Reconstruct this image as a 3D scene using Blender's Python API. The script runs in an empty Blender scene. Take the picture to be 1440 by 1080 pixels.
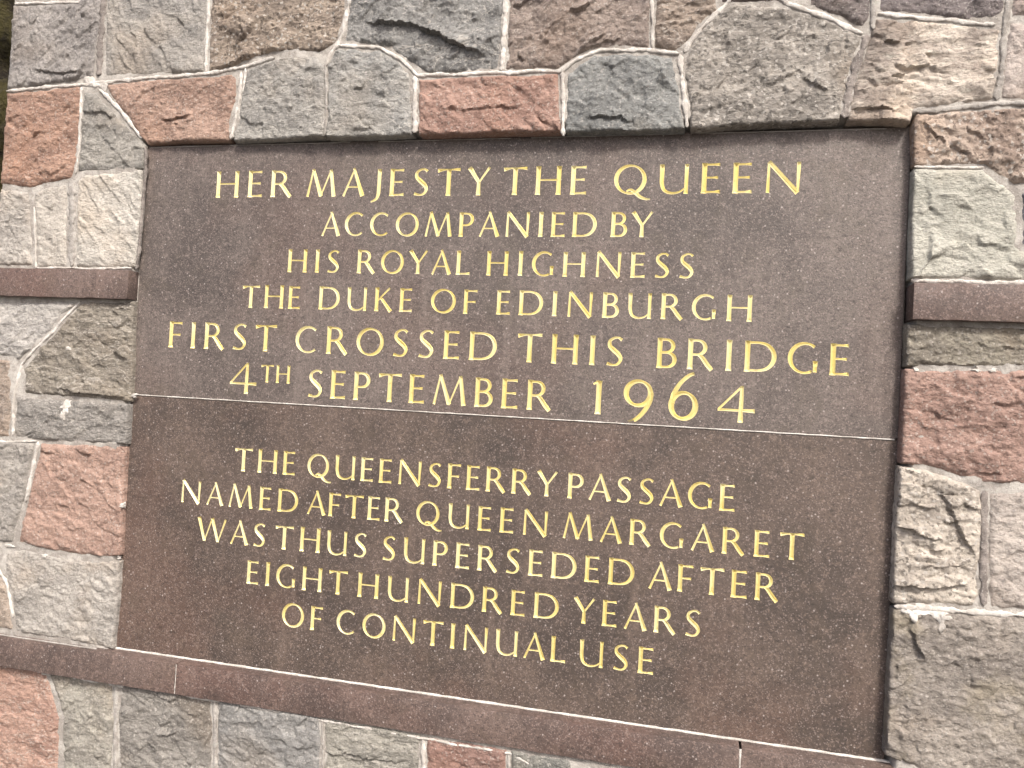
import bpy, bmesh, math, random
import numpy as np
from mathutils import Matrix, Vector

# ------------------------------------------------------------------ camera, light, exposure
ZO = 2.05                                    # height of the plaque's top edge above the ground
sc = bpy.context.scene
cam_d = bpy.data.cameras.new('camera'); cam = bpy.data.objects.new('camera', cam_d)
sc.collection.objects.link(cam); sc.camera = cam
cam_d.sensor_width = 36; cam_d.lens = 36*1100/1440; cam_d.clip_start = .02; cam_d.clip_end = 500
cx = Vector((0.971738, 0.229804, 0.053999)); cdn = Vector((0.047878, 0.032137, -0.998336)); cf = Vector((-0.231157, 0.972706, 0.020226))
cam.matrix_world = Matrix(((cx.x, -cdn.x, -cf.x, 1.1685), (cx.y, -cdn.y, -cf.y, -1.4312), (cx.z, -cdn.z, -cf.z, ZO-0.5003), (0, 0, 0, 1)))

SUN_EL, SUN_DIR = math.radians(46), Vector((0.50, -1.0, 0))      # the sun stands to the right, in front of the wall
w = bpy.data.worlds.new('World'); sc.world = w; w.use_nodes = True
nt = w.node_tree; bg = nt.nodes['Background']
sky = nt.nodes.new('ShaderNodeTexSky'); sky.sky_type = 'NISHITA'; sky.sun_disc = False
sky.sun_elevation = SUN_EL; sky.sun_rotation = math.atan2(SUN_DIR.x, SUN_DIR.y)
sky.air_density = 0.6; sky.dust_density = 5.0; sky.ozone_density = 0.3
nt.links.new(sky.outputs[0], bg.inputs[0]); bg.inputs[1].default_value = 0.115
sd = bpy.data.lights.new('sun', 'SUN'); sd.energy = 2.15; sd.angle = math.radians(9); sd.color = (1, .955, .89)
so = bpy.data.objects.new('sun', sd); sc.collection.objects.link(so)
dv = Vector((SUN_DIR.x, SUN_DIR.y, SUN_DIR.length*math.tan(SUN_EL))).normalized()
so.rotation_euler = dv.to_track_quat('Z', 'Y').to_euler()
so.location = (3, -4, 6)
sc.view_settings.view_transform = 'Standard'; sc.view_settings.look = 'None'
sc.view_settings.exposure = 0.9; sc.view_settings.gamma = 1

STONES = [
  ([(-0.3645,0.3214),(-0.1906,0.3159),(-0.132,0.386),(-0.1286,0.2698),(-0.1359,0.2235),(-0.1393,0.1489),(-0.2659,0.137),(-0.3645,0.1322)], (168, 161, 154), (132, 126, 123), 1, 'speck'),  # S1
  ([(-0.1193,0.386),(-0.1123,0.2222),(-0.1087,0.1507),(0.0225,0.148),(0.1354,0.1479),(0.1335,0.2229),(0.1283,0.386)], (178, 171, 160), (138, 136, 133), 0.9, ''),  # S2
  ([(0.1405,0.386),(0.1449,0.2071),(0.1476,0.1457),(0.2116,0.1551),(0.2361,0.1653),(0.2931,0.1804),(0.3419,0.1799),(0.4028,0.1716),(0.433,0.1869),(0.4493,0.2214),(0.4605,0.386)], (182, 162, 140), (126, 110, 97), 1.5, 'gran'),  # S3
  ([(0.4728,0.386),(0.459,0.2136),(0.4544,0.1898),(0.4822,0.1839),(0.5126,0.1795),(0.5501,0.1747),(0.5762,0.1566),(0.6128,0.1299),(0.6366,0.1191),(0.7051,0.1174),(0.7748,0.1183),(0.7768,0.1816),(0.7737,0.386)], (154, 153, 148), (114, 113, 112), 1.6, 'ledge'),  # S4
  ([(0.7862,0.386),(0.7906,0.1809),(0.7886,0.1177),(0.8874,0.1158),(0.9093,0.1293),(0.9348,0.1439),(0.9671,0.1514),(1.0187,0.1487),(1.053,0.1469),(1.0472,0.386)], (163, 144, 130), (116, 102, 96), 1.3, ''),  # S5
  ([(1.0573,0.386),(1.0643,0.1476),(1.0822,0.1402),(1.101,0.138),(1.113,0.1463),(1.1398,0.1792),(1.1572,0.1985),(1.1688,0.2092),(1.1618,0.386)], (174, 154, 134), (116, 100, 90), 1.3, ''),  # S6
  ([(1.1704,0.386),(1.1757,0.2189),(1.231,0.2178),(1.2783,0.2147),(1.2816,0.386)], (120, 105, 100), (95, 85, 82), 1, ''),  # S6b
  ([(1.1209,0.1369),(1.1426,0.1702),(1.1622,0.1957),(1.1928,0.2153),(1.2312,0.2128),(1.2846,0.2043),(1.3374,0.1873),(1.3724,0.1693),(1.4094,0.1464),(1.4025,0.1225),(1.3928,0.0864),(1.3865,0.0502),(1.3794,0.0042),(1.2878,0.0021),(1.2171,0.0017),(1.135,-0.0035),(1.1301,0.0474),(1.1175,0.1052)], (182, 173, 160), (120, 114, 106), 1.1, 'gran'),  # S7
  ([(1.2898,0.386),(1.3251,0.2066),(1.374,0.1838),(1.4109,0.1633),(1.4213,0.1821),(1.4225,0.386)], (146, 133, 128), (110, 100, 98), 1, ''),  # S7b
  ([(1.4325,0.386),(1.4366,0.1872),(1.5049,0.1781),(1.5747,0.1667),(1.6062,0.1648),(1.6235,0.1754),(1.6251,0.386)], (142, 130, 128), (108, 98, 98), 1, ''),  # S8
  ([(1.4304,0.1767),(1.5053,0.1674),(1.6068,0.1507),(1.6204,0.1463),(1.6191,0.0996),(1.6173,0.0647),(1.6122,0.0322),(1.5537,0.0261),(1.4949,0.0198),(1.4903,-0.0015),(1.4464,0.0022),(1.3952,0.005),(1.4009,0.0557),(1.4112,0.1038),(1.4249,0.148)], (232, 216, 196), (182, 164, 148), 1.2, 'stain'),  # S9
  ([(1.6345,0.1572),(1.735,0.1634),(1.735,0.0256),(1.6247,0.0317),(1.6272,0.0759),(1.6296,0.1225)], (208, 192, 180), (170, 155, 145), 1, ''),  # S10
  ([(1.6375,0.386),(1.735,0.386),(1.735,0.1726),(1.6363,0.1665)], (200, 180, 170), (165, 150, 142), 1, ''),  # S10b
  ([(1.498,-0.0041),(1.5007,0.0101),(1.5594,0.0141),(1.735,0.0176),(1.735,-0.1022),(1.6504,-0.1081),(1.6263,-0.0939),(1.6048,-0.0738),(1.5576,-0.0753),(1.5008,-0.0732)], (205, 182, 160), (138, 112, 96), 1.5, 'gran'),  # S11
  ([(1.5011,-0.0815),(1.5578,-0.0812),(1.602,-0.0843),(1.6193,-0.1008),(1.6404,-0.1138),(1.6541,-0.1243),(1.6577,-0.1681),(1.6561,-0.2084),(1.735,-0.2531),(1.735,-0.2632),(1.5859,-0.2636),(1.503,-0.2626)], (206, 203, 186), (168, 168, 152), 1.3, 'smooth'),  # S12
  ([(1.6601,-0.1221),(1.735,-0.1204),(1.735,-0.2361),(1.6622,-0.2083),(1.6638,-0.1681)], (120, 122, 135), (90, 92, 105), 1, ''),  # S12b
  ([(1.5007,-0.3405),(1.5678,-0.3408),(1.735,-0.3399),(1.735,-0.4006),(1.5913,-0.406),(1.5024,-0.4086)], (160, 151, 130), (122, 112, 100), 1.2, ''),  # S13
  ([(1.5016,-0.4157),(1.5601,-0.4131),(1.735,-0.4074),(1.735,-0.5884),(1.6242,-0.5914),(1.5824,-0.5831),(1.5452,-0.5719),(1.5002,-0.5693)], (188, 148, 129), (152, 114, 98), 1.3, ''),  # S14
  ([(1.4983,-0.5753),(1.5348,-0.5785),(1.5827,-0.5911),(1.6196,-0.6054),(1.6238,-0.6622),(1.6212,-0.7307),(1.6218,-0.7739),(1.6163,-0.7915),(1.554,-0.7951),(1.4977,-0.7992)], (222, 208, 188), (150, 138, 125), 1.4, 'gran'),  # S15
  ([(1.6321,-0.609),(1.735,-0.5951),(1.735,-0.7823),(1.639,-0.7935),(1.6345,-0.7294),(1.633,-0.6613)], (210, 196, 182), (160, 148, 138), 1, ''),  # S16
  ([(1.4993,-0.8106),(1.5439,-0.8078),(1.6066,-0.8063),(1.735,-0.7934),(1.735,-1.0665),(1.5563,-1.0665),(1.4971,-1.048),(1.4982,-0.9173)], (172, 161, 147), (132, 122, 113), 1.2, 'olive'),  # S17
  ([(-0.3645,0.1225),(-0.2652,0.1275),(-0.1725,0.1301),(-0.1654,0.0846),(-0.1667,0.0068),(-0.171,-0.0553),(-0.179,-0.0708),(-0.2486,-0.0808),(-0.2854,-0.0914),(-0.3645,-0.0795)], (192, 147, 118), (152, 113, 94), 1, ''),  # L1
  ([(-0.1589,0.1186),(-0.1294,0.1144),(-0.0963,0.0822),(-0.0486,0.0407),(-0.0092,0.0091),(0.0004,-0.0033),(0.0005,-0.0519),(-0.0859,-0.0551),(-0.1619,-0.0555),(-0.1587,0.0221)], (168, 163, 152), (122, 120, 116), 1, ''),  # L2
  ([(-0.1073,0.1321),(-0.0117,0.1373),(0.2163,0.1371),(0.2166,0.084),(0.2062,0.0404),(0.2022,0.0022),(0.0854,0.0034),(0.0088,0.0011),(-0.0137,0.0214),(-0.041,0.0573),(-0.0793,0.0939)], (192, 154, 130), (148, 112, 93), 1.1, ''),  # L3
  ([(0.2392,0.146),(0.2864,0.159),(0.3427,0.1683),(0.4004,0.1618),(0.4155,0.1452),(0.4217,0.0736),(0.4232,0.0026),(0.3378,0.0013),(0.2192,0.0001),(0.2278,0.0688)], (180, 176, 167), (142, 139, 133), 1, ''),  # L4
  ([(0.422,0.1419),(0.4398,0.1779),(0.4828,0.174),(0.4984,0.1661),(0.5311,0.1687),(0.5741,0.1428),(0.5994,0.1125),(0.6044,0.0528),(0.6075,0.0016),(0.5237,-0.0003),(0.4296,-0.0005),(0.4264,0.0734)], (176, 175, 169), (134, 134, 131), 1.1, ''),  # L5
  ([(0.6171,0.1076),(0.7198,0.1072),(0.8893,0.1065),(0.8933,0.0561),(0.899,-0.0008),(0.7815,-0.0003),(0.6235,-0.0002)], (190, 147, 126), (156, 113, 95), 0.9, ''),  # L6
  ([(0.9066,0.1044),(0.9256,0.1193),(0.9549,0.135),(1.0129,0.1373),(1.0953,0.128),(1.1054,0.0994),(1.1128,0.0481),(1.1227,-0.0032),(1.02,-0.0029),(0.9097,-0.0024)], (156, 158, 154), (116, 118, 117), 1.3, ''),  # L7
  ([(-0.3645,-0.0922),(-0.2884,-0.1009),(-0.279,-0.1482),(-0.2643,-0.2611),(-0.3645,-0.2638)], (204, 196, 184), (170, 162, 152), 1, ''),  # L8
  ([(-0.2731,-0.1042),(-0.2441,-0.0903),(-0.1891,-0.0831),(-0.1815,-0.1795),(-0.175,-0.2631),(-0.2489,-0.2656),(-0.2614,-0.1796)], (212, 203, 188), (175, 165, 152), 0.6, ''),  # L9a
  ([(-0.1622,-0.0741),(-0.1502,-0.0649),(-0.0855,-0.0612),(-0.0009,-0.0564),(0.0031,-0.1338),(-0.0007,-0.2246),(-0.0033,-0.2609),(-0.0702,-0.2633),(-0.1493,-0.2643),(-0.1571,-0.164)], (226, 218, 204), (190, 183, 170), 0.7, ''),  # L9
  ([(-0.3645,-0.3475),(-0.2278,-0.3432),(-0.1399,-0.3396),(-0.1795,-0.3698),(-0.2081,-0.4047),(-0.248,-0.4403),(-0.2833,-0.4697),(-0.3045,-0.4643),(-0.3645,-0.4639)], (204, 198, 189), (164, 159, 154), 0.9, ''),  # L10
  ([(-0.1253,-0.3407),(-0.0029,-0.3363),(0.0038,-0.4505),(0.0075,-0.5464),(-0.0844,-0.5452),(-0.1842,-0.5442),(-0.2641,-0.5437),(-0.2685,-0.4894),(-0.2291,-0.4442),(-0.1896,-0.4057),(-0.1559,-0.3677)], (162, 152, 134), (122, 112, 100), 1.2, ''),  # L11
  ([(-0.3645,-0.4717),(-0.3075,-0.4738),(-0.297,-0.5563),(-0.294,-0.6403),(-0.3645,-0.645)], (178, 158, 138), (145, 130, 116), 1, ''),  # L12
  ([(-0.2841,-0.5525),(-0.1836,-0.5519),(-0.0838,-0.5527),(0.0046,-0.554),(0.0055,-0.6363),(-0.1129,-0.641),(-0.2041,-0.6423),(-0.2826,-0.6412),(-0.2838,-0.6023)], (168, 162, 153), (133, 128, 121), 1.1, ''),  # L13
  ([(-0.3645,-0.6543),(-0.2277,-0.6485),(-0.2359,-0.7077),(-0.2471,-0.7781),(-0.2601,-0.8255),(-0.2679,-0.8679),(-0.3645,-0.8801)], (178, 171, 160), (138, 131, 123), 1.1, ''),  # L14
  ([(-0.209,-0.6503),(-0.0946,-0.6459),(0.0025,-0.644),(0.003,-0.7201),(0.0055,-0.8704),(-0.0412,-0.878),(-0.1579,-0.8773),(-0.2529,-0.868),(-0.2452,-0.8242),(-0.2341,-0.777),(-0.2212,-0.7066)], (198, 157, 134), (160, 123, 104), 0.9, ''),  # L15
  ([(-0.2867,-0.8914),(-0.2404,-0.8838),(-0.148,-0.8885),(-0.0405,-0.8884),(0.0048,-0.8838),(0.0052,-0.958),(0.001,-1.0652),(-0.0982,-1.0627),(-0.1707,-1.0625),(-0.2448,-1.0608),(-0.2632,-0.9723),(-0.2812,-0.9356)], (197, 189, 177), (158, 152, 143), 0.9, ''),  # L16
  ([(-0.3645,-0.9293),(-0.2856,-0.9515),(-0.2694,-0.9884),(-0.2525,-1.0572),(-0.3645,-1.0564)], (192, 172, 150), (160, 142, 126), 1, ''),  # L17
  ([(-0.3645,-1.1341),(-0.1652,-1.1315),(-0.1397,-1.1779),(-0.1213,-1.2279),(-0.1032,-1.402),(-0.3645,-1.402)], (202, 157, 132), (168, 124, 105), 0.9, ''),  # B1
  ([(-0.1542,-1.1331),(-0.0749,-1.1331),(0.0062,-1.1341),(0.0147,-1.2228),(0.0239,-1.402),(-0.0926,-1.402),(-0.1106,-1.2263),(-0.129,-1.1764)], (180, 174, 158), (128, 122, 114), 1, ''),  # B2
  ([(0.0272,-1.1341),(0.1345,-1.1318),(0.2463,-1.1306),(0.2529,-1.199),(0.2618,-1.402),(0.0428,-1.402)], (156, 150, 140), (114, 108, 101), 1.2, ''),  # B3
  ([(0.2614,-1.1325),(0.3828,-1.1318),(0.4876,-1.1312),(0.4942,-1.1873),(0.5001,-1.402),(0.2781,-1.402)], (160, 158, 153), (124, 123, 120), 1, ''),  # B4
  ([(0.4997,-1.1335),(0.5941,-1.1344),(0.6942,-1.1355),(0.7034,-1.402),(0.5104,-1.402)], (170, 165, 150), (130, 126, 116), 1, ''),  # B5
  ([(0.7083,-1.1373),(0.7912,-1.1364),(0.8614,-1.1372),(0.8671,-1.402),(0.7159,-1.402)], (178, 137, 120), (145, 105, 92), 1, ''),  # B6
  ([(0.8695,-1.1386),(0.9766,-1.1383),(1.0537,-1.402),(0.875,-1.402)], (142, 142, 134), (110, 110, 104), 1, ''),  # B7
]
RIBBONS = [
  ([(-0.3642,0.1266),(-0.2655,0.1323),(-0.1455,0.1352),(-0.012,0.1419),(0.1409,0.1431),(0.2286,0.1525),(0.3022,0.1667)],0.0066,'white'),
  ([(-0.1594,0.1498),(-0.1363,0.1333),(-0.0997,0.1271)],0.0172,'white'),
  ([(-0.1669,0.1283),(-0.1636,0.0378),(-0.167,-0.06)],0.0053,'white'),
  ([(-0.1229,0.1234),(-0.0788,0.0878),(-0.0328,0.0418),(-0.006,0.0121)],0.0079,'white'),
  ([(0.1341,0.3579),(0.1386,0.2225),(0.1408,0.1446)],0.0053,'white'),
  ([(0.226,0.1424),(0.2239,0.0763),(0.2106,0.0034)],0.0066,'white'),
  ([(0.2373,0.149),(0.2325,0.0979)],0.004,'white'),
  ([(0.4687,0.3265),(0.4533,0.2069),(0.4423,0.1863),(0.4253,0.1631),(0.4188,0.1421)],0.0079,'white'),
  ([(0.4188,0.1421),(0.4248,0.0735),(0.4264,0.0025)],0.004,'grey'),
  ([(0.4364,0.1824),(0.4826,0.1783),(0.5309,0.1729),(0.5736,0.1512),(0.6137,0.116),(0.6913,0.1126),(0.7751,0.1129),(0.8943,0.1115),(0.925,0.1312),(0.9673,0.1461),(1.0381,0.1425),(1.1075,0.1325)],0.0066,'white'),
  ([(0.608,0.1135),(0.6113,0.0595),(0.6147,0.0028)],0.0092,'white'),
  ([(0.7796,0.3031),(0.7837,0.1812),(0.7819,0.1153)],0.0092,'white'),
  ([(1.0526,0.2827),(1.0594,0.1453)],0.0053,'white'),
  ([(0.8985,0.1087),(0.9013,0.0558),(0.9048,-0.0102)],0.0066,'white'),
  ([(1.1089,0.1299),(1.1178,0.0733),(1.1288,-0.0008)],0.0079,'white'),
  ([(1.1161,0.1346),(1.1425,0.174),(1.1773,0.2099),(1.2286,0.2695),(1.2902,0.2089),(1.3607,0.1785),(1.4114,0.1511)],0.0079,'white'),
  ([(1.4256,0.1576),(1.4272,0.2546)],0.0092,'grey'),
  ([(1.4334,0.1838),(1.5051,0.1721),(1.6119,0.1539)],0.0066,'white'),
  ([(1.6336,0.2391),(1.6267,0.146),(1.6241,0.076),(1.6196,0.0296)],0.0092,'grey'),
  ([(1.4182,0.1483),(1.4036,0.0981),(1.3944,0.0499),(1.3883,0.0076)],0.0119,'taupe'),
  ([(1.5006,0.0136),(1.5592,0.0188),(1.6167,0.025),(1.7185,0.0236)],0.0079,'grey'),
  ([(1.4999,-0.0767),(1.5577,-0.0789),(1.6039,-0.0796)],0.004,'white'),
  ([(1.5032,-0.2673),(1.586,-0.2682),(1.7287,-0.2691)],0.0066,'white'),
  ([(-0.1769,-0.0739),(-0.1687,-0.1795),(-0.1622,-0.2629)],0.0158,'grey'),
  ([(-0.2708,-0.1325),(-0.2544,-0.2673)],0.004,'white'),
  ([(-0.2525,-0.2672),(-0.1418,-0.2673),(-0.0082,-0.2655)],0.0033,'white'),
  ([(-0.1326,-0.3394),(-0.1667,-0.3695),(-0.2003,-0.4091),(-0.2421,-0.4447),(-0.2767,-0.4804),(-0.2914,-0.556),(-0.2867,-0.6368)],0.0053,'white'),
  ([(-0.2185,-0.6463),(-0.2285,-0.7072),(-0.2414,-0.7791)],0.0066,'white'),
  ([(-0.3129,-0.9187),(-0.2775,-0.9584),(-0.2548,-1.0298)],0.0053,'white'),
  ([(-0.3346,-0.6555),(-0.2224,-0.6451)],0.0033,'white'),
  ([(1.499,-0.8048),(1.5437,-0.8021),(1.596,-0.8007),(1.6474,-0.8005),(1.747,-0.7912)],0.0079,'white'),
  ([(1.6258,-0.605),(1.6277,-0.6846),(1.6306,-0.7888)],0.0106,'taupe'),
  ([(-0.2924,-1.1414),(-0.1264,-1.1393),(0.0154,-1.141),(0.1708,-1.1386),(0.3205,-1.1366),(0.507,-1.1384),(0.7093,-1.1416),(0.8729,-1.1436),(1.0314,-1.2072)],0.004,'white'),
  ([(0.0169,-1.137),(0.0205,-1.2072),(0.0319,-1.3814)],0.0092,'grey'),
  ([(0.2551,-1.1363),(0.2595,-1.1979),(0.2695,-1.3372)],0.0079,'grey'),
  ([(0.4956,-1.1395),(0.5056,-1.294)],0.004,'grey'),
  ([(0.7016,-1.1422),(0.7086,-1.2594)],0.0066,'white'),
  ([(0.8659,-1.1455),(0.8707,-1.2318)],0.004,'grey'),
  ([(-0.3572,0.3252),(-0.2806,0.3218),(-0.187,0.3172)],0.0053,'white'),
  ([(-0.1242,0.3786),(-0.1262,0.2385),(-0.1251,0.153)],0.0132,'taupe'),
  ([(0.0059,-0.0064),(0.0067,-0.0884),(0.0028,-0.2245),(0.0007,-0.2668)],0.0053,'taupe'),
]
SMEARS = [(-0.1476, -0.5668, 0.0132, 0.0119), (-0.1533, -0.587, 0.0079, 0.0092), (1.5272, -0.811, 0.0185, 0.0119), (1.5662, -0.8134, 0.0132, 0.0106), (1.5699, -0.8267, 0.0053, 0.0158), (1.5429, -0.8069, 0.0264, 0.0066), (1.6058, -0.4091, 0.0066, 0.0053), (1.6294, -0.4092, 0.0079, 0.0053), (1.5166, -0.4141, 0.004, 0.004), (0.0151, -0.5341, 0.0066, 0.0053), (0.0063, -0.7656, 0.0053, 0.0053), (0.0025, -0.8774, 0.004, 0.0053), (-0.278, -0.8775, 0.0106, 0.004), (-0.1842, -0.8898, 0.0079, 0.004), (-0.1572, -0.3497, 0.0053, 0.004), (-0.1519, -0.4416, 0.0066, 0.0053)]
CRACKS = [([(0.4861,0.2227),(0.5341,0.2198),(0.586,0.214),(0.6304,0.1989),(0.6892,0.1696),(0.7608,0.1402)],0.011),([(0.164,0.1475),(0.2221,0.163),(0.2793,0.1781),(0.3523,0.1789)],0.008),([(1.5736,-0.1923),(1.5906,-0.2015),(1.6089,-0.2176),(1.627,-0.2336)],0.008),([(1.5474,-0.6015),(1.5705,-0.6296),(1.5898,-0.6703),(1.6165,-0.7191)],0.007),([(1.5205,-0.8302),(1.5344,-0.8596),(1.546,-0.8868)],0.006),([(0.0364,0.0489),(0.0764,0.0489),(0.1155,0.0578)],0.006),([(0.5031,-1.1775),(0.5557,-1.191),(0.6139,-1.1939),(0.6708,-1.1902)],0.007),([(1.3893,0.0219),(1.4393,0.0226),(1.4832,0.0175)],0.007),([(1.4401,0.1368),(1.4731,0.1326)],0.006),([(-0.1817,-0.5273),(-0.1175,-0.5348),(-0.0458,-0.5402)],0.006),([(1.3128,0.0822),(1.3365,0.0652),(1.3596,0.0558)],0.006),([(0.6536,0.0496),(0.7246,0.0444),(0.78,0.0452),(0.8342,0.0487)],0.005),([(0.8555,0.0294),(0.8766,0.0089)],0.005),([(-0.0726,-0.5371),(0.007,-0.542)],0.004),([(0.9419,0.0201),(0.9935,0.0224),(1.0388,0.0081)],0.006),([(1.5473,-0.7053),(1.5703,-0.7054)],0.006),([(-0.1076,-1.2393),(-0.0641,-1.2254)],0.005),([(0.1182,-1.2167),(0.1527,-1.2197),(0.1776,-1.2099)],0.006),([(1.5,0.0027),(1.5445,-0.0399),(1.598,-0.0668)],0.004),([(-0.3028,0.175),(-0.2264,0.1589),(-0.153,0.1603)],0.006),([(0.9288,0.145),(0.9608,0.1564),(1.0117,0.1667)],0.006),([(0.8084,0.1485),(0.823,0.1304)],0.006)]
EDGE_X = -0.3645


# ------------------------------------------------------------------ helpers
rng = np.random.RandomState(7)
_perm = rng.permutation(4096)
_ga = rng.rand(4096)*2*np.pi
_gx, _gy = np.cos(_ga), np.sin(_ga)
def _h(i, j): return _perm[(_perm[(i & 4095)] + j) & 4095]
def perlin(x, y):
    xi = np.floor(x).astype(np.int64); yi = np.floor(y).astype(np.int64)
    fx = x-xi; fy = y-yi
    u = fx*fx*fx*(fx*(fx*6-15)+10); v = fy*fy*fy*(fy*(fy*6-15)+10)
    def g(a, b):
        k = _h(xi+a, yi+b); return _gx[k]*(fx-a)+_gy[k]*(fy-b)
    n0 = g(0, 0)*(1-u)+g(1, 0)*u; n1 = g(0, 1)*(1-u)+g(1, 1)*u
    return (n0*(1-v)+n1*v)*1.5
def fbm(x, y, s, o=4, r=.5):
    t = 0; a = 1
    for k in range(o):
        t = t+a*perlin(x*s+17.3*k, y*s-9.1*k); s *= 2.03; a *= r
    return t
def sstep(t): t = np.clip(t, 0, 1); return t*t*(3-2*t)
def lev(x): return 0.010+0.014*sstep(np.asarray(x)/0.5)      # how far the wall face stands in front of the slabs

def link(o, parent=None):
    sc.collection.objects.link(o)
    if parent: o.parent = parent
    return o
def mesh_obj(name, V, F, mat, parent=None, smooth=False, label=None):
    me = bpy.data.meshes.new(name)
    V = np.asarray(V, dtype=np.float32)
    if isinstance(F, np.ndarray):
        n, k = F.shape
        me.vertices.add(len(V)); me.vertices.foreach_set('co', V.ravel())
        me.loops.add(n*k); me.loops.foreach_set('vertex_index', F.astype(np.int32).ravel())
        me.polygons.add(n); me.polygons.foreach_set('loop_start', np.arange(0, n*k, k, dtype=np.int32))
        me.update(calc_edges=True); me.validate()
    else:
        me.from_pydata(V.tolist(), [], F); me.update()
    if smooth: me.polygons.foreach_set('use_smooth', [True]*len(me.polygons))
    me.materials.append(mat)
    o = bpy.data.objects.new(name, me)
    if label: o['label'] = label
    return link(o, parent)
def empty(name, loc, label, cat):
    o = bpy.data.objects.new(name, None); o.location = loc; o.empty_display_size = .1
    o['label'] = label; o['category'] = cat; o['kind'] = 'thing'
    return link(o)

# ------------------------------------------------------------------ materials
def lin(c):
    return tuple((v/255/12.92 if v/255 <= .04045 else ((v/255+.055)/1.055)**2.4) for v in c)
ALB = 0.74
SAT = .70
def col(c, k=ALB):
    l = lin(c); g = .3*l[0]+.55*l[1]+.15*l[2]
    return tuple(max(0, g+(v-g)*SAT)*k for v in l)+(1,)
class NT:
    def __init__(s, name):
        s.m = bpy.data.materials.new(name); s.m.use_nodes = True; s.t = s.m.node_tree
        s.b = s.t.nodes['Principled BSDF']; s.L = s.t.links
        tc = s.t.nodes.new('ShaderNodeTexCoord'); oi = s.t.nodes.new('ShaderNodeObjectInfo')
        mm = s.t.nodes.new('ShaderNodeVectorMath'); mm.operation = 'SCALE'; mm.inputs[0].default_value = (7, 3, 5)
        s.L.new(oi.outputs['Random'], mm.inputs['Scale'])
        ad = s.t.nodes.new('ShaderNodeVectorMath'); ad.operation = 'ADD'
        s.L.new(tc.outputs['Object'], ad.inputs[0]); s.L.new(mm.outputs[0], ad.inputs[1]); s.v = ad.outputs[0]
        s.raw = tc.outputs['Object']
    def noise(s, sc_, det=4, rough=.55, dist=0, vec=None):
        n = s.t.nodes.new('ShaderNodeTexNoise'); n.inputs['Scale'].default_value = sc_; n.inputs['Detail'].default_value = det
        n.inputs['Roughness'].default_value = rough; n.inputs['Distortion'].default_value = dist
        s.L.new(vec or s.v, n.inputs['Vector']); return n.outputs['Fac']
    def vor(s, sc_, out='Distance', rand=1, vec=None):
        n = s.t.nodes.new('ShaderNodeTexVoronoi'); n.inputs['Scale'].default_value = sc_; n.inputs['Randomness'].default_value = rand
        s.L.new(vec or s.v, n.inputs['Vector']); return n.outputs[out]
    def scaled(s, v3):
        m = s.t.nodes.new('ShaderNodeMapping'); m.inputs['Scale'].default_value = v3; m.inputs['Rotation'].default_value = (0, .5, 0)
        s.L.new(s.v, m.inputs['Vector']); return m.outputs[0]
    def rng_(s, f, a, b, lo=0, hi=1, smooth=True):
        n = s.t.nodes.new('ShaderNodeMapRange'); s.L.new(f, n.inputs[0])
        if smooth: n.interpolation_type = 'SMOOTHSTEP'
        for i, q in enumerate((a, b, lo, hi)): n.inputs[1+i].default_value = q
        return n.outputs[0]
    def mix(s, f, a, b, mode='MIX'):
        n = s.t.nodes.new('ShaderNodeMix'); n.data_type = 'RGBA'; n.blend_type = mode
        for sock, q in ((n.inputs[0], f), (n.inputs[6], a), (n.inputs[7], b)):
            if isinstance(q, (int, float)): sock.default_value = q
            elif isinstance(q, tuple): sock.default_value = q
            else: s.L.new(q, sock)
        return n.outputs[2]
    def math(s, op, a, b=0.0):
        n = s.t.nodes.new('ShaderNodeMath'); n.operation = op
        for sock, q in ((n.inputs[0], a), (n.inputs[1], b)):
            if isinstance(q, (int, float)): sock.default_value = q
            else: s.L.new(q, sock)
        return n.outputs[0]
    def bump(s, h, dist, strength=1, prev=None):
        n = s.t.nodes.new('ShaderNodeBump'); n.inputs['Distance'].default_value = dist; n.inputs['Strength'].default_value = strength
        s.L.new(h, n.inputs['Height'])
        if prev is not None: s.L.new(prev, n.inputs['Normal'])
        return n.outputs[0]
    def done(s, c, rough, nrm=None, spec=.5, metal=0):
        if isinstance(c, tuple): s.b.inputs['Base Color'].default_value = c
        else: s.L.new(c, s.b.inputs['Base Color'])
        if isinstance(rough, (int, float)): s.b.inputs['Roughness'].default_value = rough
        else: s.L.new(rough, s.b.inputs['Roughness'])
        s.b.inputs['Specular IOR Level'].default_value = spec; s.b.inputs['Metallic'].default_value = metal
        if nrm is not None: s.L.new(nrm, s.b.inputs['Normal'])
        return s.m

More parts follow.
